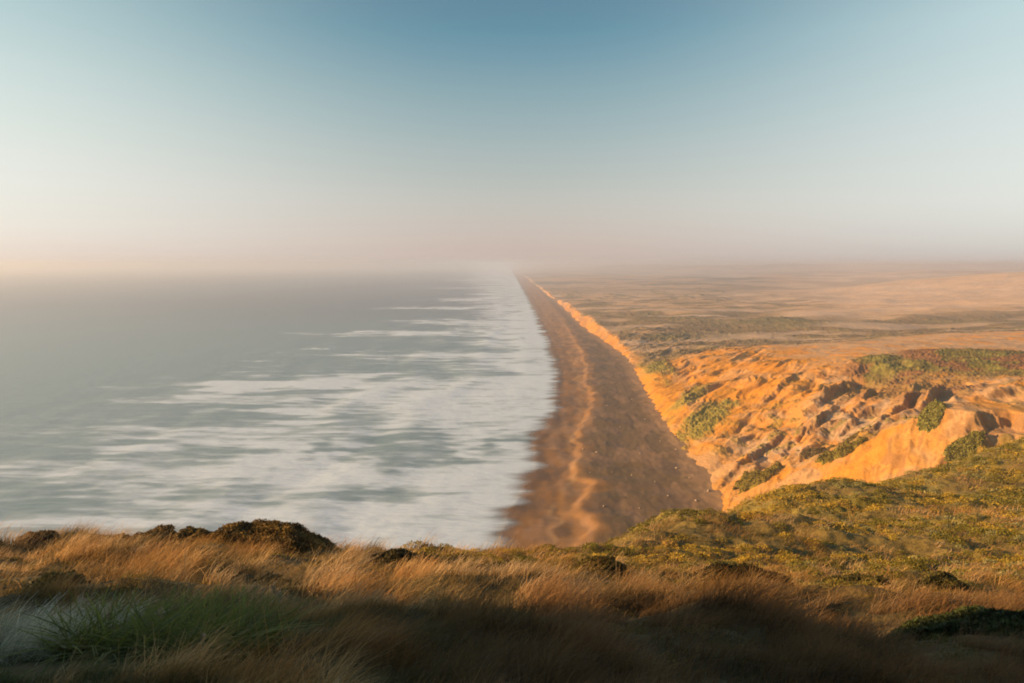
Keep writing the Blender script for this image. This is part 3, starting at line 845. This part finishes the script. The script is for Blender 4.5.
def mat_plant(px, py, d, rx, ry, rot, h, colA, colB, label, seed):
    x, y, _ = pt(px, py, d)
    n = 46
    g = np.linspace(-1.25, 1.25, n)
    A, B = np.meshgrid(g, g, indexing='ij')
    ca, sa = math.cos(rot), math.sin(rot)
    X = x + A * rx * ca - B * ry * sa; Y = y + A * rx * sa + B * ry * ca
    R = np.hypot(A, B) + .38 * fbm(A * 2.2 + seed, B * 2.2, 700 + seed, 4)
    up = np.sqrt(np.clip(1 - R ** 2.4, 0, 1)) * h * (1 + .8 * fbm(X / 1.3, Y / 1.3, 705, 3)) - .5 * smooth(.93, 1.1, R)
    Z = ground_mid(X, Y) + up
    Z = np.where(R > 1.12, Z - 1.0, Z)
    z0 = float(ground_mid(np.array([x]), np.array([y]))[0])
    k = np.clip(.5 + fbm(X / 2, Y / 2, 710 + seed, 3), 0, 1).ravel()
    col = np.array(colA)[None] * (1 - k[:, None]) + np.array(colB)[None] * k[:, None]
    V = np.stack([X - x, Y - y, Z - z0], -1).reshape(-1, 3)
    r = np.random.default_rng(720 + seed)
    ok = np.flatnonzero((R < .97).ravel())
    pick = r.choice(ok, 3200)
    P = V[pick] + r.normal(0, .12, (3200, 3)) + np.array([0, 0, .12])
    Vl, Fl, Kl = leaves(P, .30 + .3 * r.random(3200), col[pick] * (.7 + .9 * r.random(3200))[:, None], 730 + seed, .5)
    o = link('mat_shrub', np.concatenate([V, Vl]), np.concatenate([grid_faces(n, n), Fl + len(V)]), 4, M_MAT, np.concatenate([col, Kl]))
    o.location = (x, y, z0)
    tag(o, label, 'shrub', 'shrubs matted on the sand bluff')

def build_mats():
    G1, G2 = (.15, .115, .015), (.24, .18, .025)
    mat_plant(758, 477, 296, 8.0, 11, -.5, 2.0, G1, G2, 'olive mat shrub at the gully mouth, below the dark crags', 1)
    mat_plant(841, 468, 276, 8.5, 5.0, 0, 1.8, G1, (.22, .18, .03), 'wide olive mat shrub on the gully floor just above the scrubby hillside', 2)
    mat_plant(842, 451, 302, 5.5, 5, 0, 2.0, (.13, .10, .025), (.22, .16, .04), 'rounded olive shrub right above the wide mat on the gully floor', 3)
    mat_plant(815, 456, 300, 5, 7, 0, 1.3, (.12, .09, .04), (.18, .13, .05), 'grey-brown shrub left of the rounded one in the gully', 4)
    mat_plant(929, 446, 258, 4.0, 8, -.5, 1.0, (.17, .16, .035), (.24, .22, .05), 'narrow bright green shrub streak on the pale slope left of the sandstone block', 5)
    mat_plant(965, 452, 238, 6, 3.5, 0, 1.0, (.15, .14, .03), (.24, .21, .045), 'green mat shrub at the foot of the sandstone block', 6)

def rock_mesh(seed):
    r = np.random.default_rng(seed)
    nu, nv = 12, 8
    V = []
    for i in range(nv):
        th = math.pi * i / (nv - 1)
        for j in range(nu):
            ph = 2 * math.pi * j / nu
            k = 1 + .35 * float(perlin(np.array([math.cos(ph) * 1.3 + seed]), np.array([math.sin(ph) * 1.3 + th * 1.2]), 3)[0])
            V.append((k * math.sin(th) * math.cos(ph), k * .7 * math.sin(th) * math.sin(ph), k * .55 * math.cos(th)))
    return np.array(V), grid_faces(nv, nu, True)

def build_rocks():
    spots = [(597, 450, 1.0), (583, 447, .8), (605, 441, .6), (640, 452, .7), (677, 467, 1.1), (676, 449, .8), (709, 491, 1.3), (660, 440, .6), (604, 503, .8), (632, 472, .6),
             (655, 480, .7), (690, 478, .7), (620, 425, .7), (645, 418, .7), (696, 500, .9), (612, 470, .5), (668, 495, .6), (640, 505, .6), (607, 405, .8), (632, 398, .8), (590, 470, .4)]
    V, Fq = rock_mesh(3)
    base = None
    for i, (px, py, s) in enumerate(spots):
        p = ptz(px, py, 2.6)
        z = float(beach_h(np.array([p[0]]), np.array([p[1]]))[0])
        if base is None:
            base = link('beach_rock', V, Fq, 4, M_ROCK, np.tile(np.array((.36, .28, .20)), (len(V), 1))); o = base
        else:
            o = base.copy(); C.objects.link(o)
        o.location = (p[0], p[1], z + s * .25)
        o.scale = (s * .75, s * .75, s * .75); o.rotation_euler = (0, 0, i * 1.7)
        tag(o, 'small pale rock lying on the grey-brown upper beach', 'rock', 'pale rocks scattered over the upper beach')

# ------------------------------------------------------------------ light, sky, haze, camera
SUN_EL, SUN_DIR = 16.5, (-1.0, -.16)
EXPO = .68
BG2 = 1.0
NISH = [[(0.2086, 0.1668, 0.0884), (0.2428, 0.2023, 0.1083), (0.2542, 0.2392, 0.1439), (0.2267, 0.2523, 0.1885), (0.2039, 0.2467, 0.2082), (0.1749, 0.23, 0.2232), (0.1523, 0.212, 0.2285), (0.1342, 0.1939, 0.2255), (0.1199, 0.1792, 0.2203), (0.1088, 0.1662, 0.2139), (0.1026, 0.1581, 0.2101)], [(0.1629, 0.1371, 0.0762), (0.2002, 0.1742, 0.0971), (0.2084, 0.2091, 0.134), (0.1794, 0.2139, 0.1746), (0.1573, 0.2037, 0.1876), (0.1318, 0.1847, 0.1953), (0.1131, 0.1662, 0.1939), (0.0988, 0.1504, 0.1883), (0.0881, 0.1375, 0.1805), (0.0795, 0.1264, 0.1725), (0.0742, 0.119, 0.1676)], [(0.2108, 0.1801, 0.1018), (0.2563, 0.2235, 0.1253), (0.2783, 0.2708, 0.1668), (0.2512, 0.288, 0.2188), (0.2255, 0.2795, 0.2399), (0.1912, 0.2579, 0.2555), (0.1645, 0.2353, 0.2574), (0.143, 0.2139, 0.2515), (0.1267, 0.1944, 0.2431), (0.1144, 0.1785, 0.234), (0.1053, 0.1668, 0.2247)]]
def build_light():
    az = math.atan2(SUN_DIR[0], SUN_DIR[1])
    el = math.radians(SUN_EL)
    d = Vector((math.sin(az) * math.cos(el), math.cos(az) * math.cos(el), math.sin(el)))
    L = bpy.data.lights.new('sun', 'SUN'); L.energy = 5.0; L.angle = math.radians(.7); L.color = (1, .62, .29)
    o = bpy.data.objects.new('sun', L); C.objects.link(o); o.rotation_euler = d.to_track_quat('Z', 'Y').to_euler()
    w = bpy.data.worlds.new('World'); SC.world = w; w.use_nodes = True
    nt = w.node_tree; nt.nodes.clear()
    out = N(nt, 'ShaderNodeOutputWorld')
    sky = N(nt, 'ShaderNodeTexSky', sky_type='NISHITA'); sky.sun_disc = False
    sky.sun_elevation = el; sky.sun_rotation = az; sky.air_density = 1.2; sky.dust_density = .6; sky.ozone_density = 2.0; sky.altitude = 90
    bg = N(nt, 'ShaderNodeBackground'); bg.inputs[1].default_value = .05
    nt.links.new(sky.outputs[0], bg.inputs[0])
    # marine haze layer of the lower sky: colour by elevation, paler and warmer away from due north
    tc = N(nt, 'ShaderNodeTexCoord')
    sx = N(nt, 'ShaderNodeSeparateXYZ'); nt.links.new(tc.outputs['Generated'], sx.inputs[0])
    asn = N(nt, 'ShaderNodeMath', operation='ARCSINE'); nt.links.new(sx.outputs[2], asn.inputs[0])
    # elevation 0..90 deg -> 0..1
    mr = N(nt, 'ShaderNodeMapRange'); mr.inputs[1].default_value = 0; mr.inputs[2].default_value = math.radians(30)
    nt.links.new(asn.outputs[0], mr.inputs[0])
    def lin(v):
        v = v / 255
        return v / 12.92 if v <= .04045 else ((v + .055) / 1.055) ** 2.4
    def ramp(px, stops, nish):
        r = N(nt, 'ShaderNodeValToRGB'); nt.links.new(mr.outputs[0], r.inputs[0])
        el_ = r.color_ramp.elements; r.color_ramp.interpolation = 'LINEAR'
        el_[0].position = 0; el_[1].position = 1; el_[1].color = (.012, .035, .065, 1)
        for i, (py, c) in enumerate(stops):
            v = Vector(pt(px, py, 1.0)) - Vector((0, 0, CAMZ)); p = max(0, math.degrees(math.asin(v.z / v.length)) / 30)
            e = el_[0] if i == 0 else el_.new(p)
            e.position = 0 if i == 0 else p
            nn = nish[i] if nish else (0, 0, 0)
            e.color = tuple(max(.004, lin(q) / 2 ** EXPO - m) for q, m in zip(c, nn)) + (1,)
        return r
    ROWS = (264, 250, 230, 200, 180, 150, 120, 90, 60, 30, 8)
    cen = ramp(512, list(zip(ROWS, [(196, 178, 169), (199, 181, 171), (201, 190, 181), (194, 194, 187), (184, 191, 186), (170, 185, 185), (154, 177, 182), (138, 168, 177), (120, 157, 172), (101, 147, 165), (88, 140, 160)])), NISH[1])
    lef = ramp(8, list(zip(ROWS, [(229, 214, 205), (233, 222, 211), (238, 232, 221), (237, 236, 227), (236, 238, 230), (231, 236, 229), (224, 233, 227), (216, 229, 225), (207, 224, 221), (197, 217, 217), (190, 213, 214)])), NISH[0])
    rig = ramp(1015, list(zip(ROWS, [(206, 200, 194), (212, 210, 204), (221, 221, 215), (228, 231, 224), (227, 232, 226), (224, 231, 227), (219, 229, 227), (213, 227, 226), (207, 224, 224), (201, 221, 223), (198, 220, 222)])), NISH[2])
    at2 = N(nt, 'ShaderNodeMath', operation='ARCTAN2'); nt.links.new(sx.outputs[0], at2.inputs[0]); nt.links.new(sx.outputs[1], at2.inputs[1])
    fl = N(nt, 'ShaderNodeMapRange', interpolation_type='SMOOTHSTEP'); fl.inputs[1].default_value = 0; fl.inputs[2].default_value = -.68
    fl.inputs[1].default_value = .04
    fr = N(nt, 'ShaderNodeMapRange', interpolation_type='SMOOTHSTEP'); fr.inputs[1].default_value = .0; fr.inputs[2].default_value = .66
    nt.links.new(at2.outputs[0], fl.inputs[0]); nt.links.new(at2.outputs[0], fr.inputs[0])
    # the clear blue reaches wider higher up
    def bend(node):
        p = N(nt, 'ShaderNodeMath', operation='MULTIPLY_ADD'); p.inputs[1].default_value = 1.0; p.inputs[2].default_value = .9
        nt.links.new(mr.outputs[0], p.inputs[0])
        q = N(nt, 'ShaderNodeMath', operation='POWER'); nt.links.new(node.outputs[0], q.inputs[0]); nt.links.new(p.outputs[0], q.inputs[1])
        return q
    fl, fr = bend(fl), bend(fr)
    m1 = N(nt, 'ShaderNodeMix', data_type='RGBA'); nt.links.new(fl.outputs[0], m1.inputs[0]); nt.links.new(cen.outputs[0], m1.inputs[6]); nt.links.new(lef.outputs[0], m1.inputs[7])
    m2 = N(nt, 'ShaderNodeMix', data_type='RGBA'); nt.links.new(fr.outputs[0], m2.inputs[0]); nt.links.new(m1.outputs[2], m2.inputs[6]); nt.links.new(rig.outputs[0], m2.inputs[7])
    bg2 = N(nt, 'ShaderNodeBackground'); bg2.inputs[1].default_value = BG2
    nt.links.new(m2.outputs[2], bg2.inputs[0])
    ad = N(nt, 'ShaderNodeAddShader'); nt.links.new(bg.outputs[0], ad.inputs[0]); nt.links.new(bg2.outputs[0], ad.inputs[1])
    nt.links.new(ad.outputs[0], out.inputs[0])

HAZE = dict(density=.00024, color=(.88, .92, 1.0), aniso=.45)
def build_haze():
    x0, x1, y0, y1, z0, z1 = -19500, 19500, -400, 19600, -14, 112
    v = [(x, y, z) for x in (x0, x1) for y in (y0, y1) for z in (z0, z1)]
    me = bpy.data.meshes.new('haze')
    me.from_pydata(v, [], [(0, 1, 3, 2), (4, 6, 7, 5), (0, 4, 5, 1), (2, 3, 7, 6), (0, 2, 6, 4), (1, 5, 7, 3)]); me.update()
    o = bpy.data.objects.new('haze', me); C.objects.link(o); o['kind'] = 'stuff'
    m = bpy.data.materials.new('sea_haze'); m.use_nodes = True; nt = m.node_tree; nt.nodes.clear()
    out = N(nt, 'ShaderNodeOutputMaterial'); pv = N(nt, 'ShaderNodeVolumePrincipled')
    pv.inputs['Color'].default_value = HAZE['color'] + (1,); pv.inputs['Density'].default_value = HAZE['density']; pv.inputs['Anisotropy'].default_value = HAZE['aniso']
    nt.links.new(pv.outputs[0], out.inputs['Volume'])
    me.materials.append(m)

def build_camera():
    c = bpy.data.cameras.new('camera'); o = bpy.data.objects.new('camera', c); C.objects.link(o)
    c.sensor_width = 36; c.lens = F / 1024 * 36; c.clip_start = .1; c.clip_end = 60000
    o.location = (0, 0, CAMZ); o.rotation_euler = (math.pi / 2 - PITCH, 0, 0)
    c.dof.use_dof = True; c.dof.focus_distance = 30; c.dof.aperture_fstop = 2.8
    SC.camera = o

build_headland(); build_bluff(); build_plain(); build_beach(); build_sea()
build_grass(); build_scrub(); build_shrubs(); build_tussocks(); build_mats(); build_rocks()
build_light(); build_haze(); build_camera()

SC.render.engine = 'CYCLES'
vs = SC.view_settings
SC.display_settings.display_device = 'sRGB'
vs.view_transform = 'Standard'; vs.look = 'None'; vs.gamma = 1; vs.exposure = EXPO
SC.cycles.max_bounces = 5; SC.cycles.diffuse_bounces = 2; SC.cycles.glossy_bounces = 2; SC.cycles.transparent_max_bounces = 6; SC.cycles.volume_bounces = 1
SC.cycles.use_denoising = True
SC.render.filter_size if hasattr(SC.render, 'filter_size') else None
SC.cycles.filter_width = 1.8
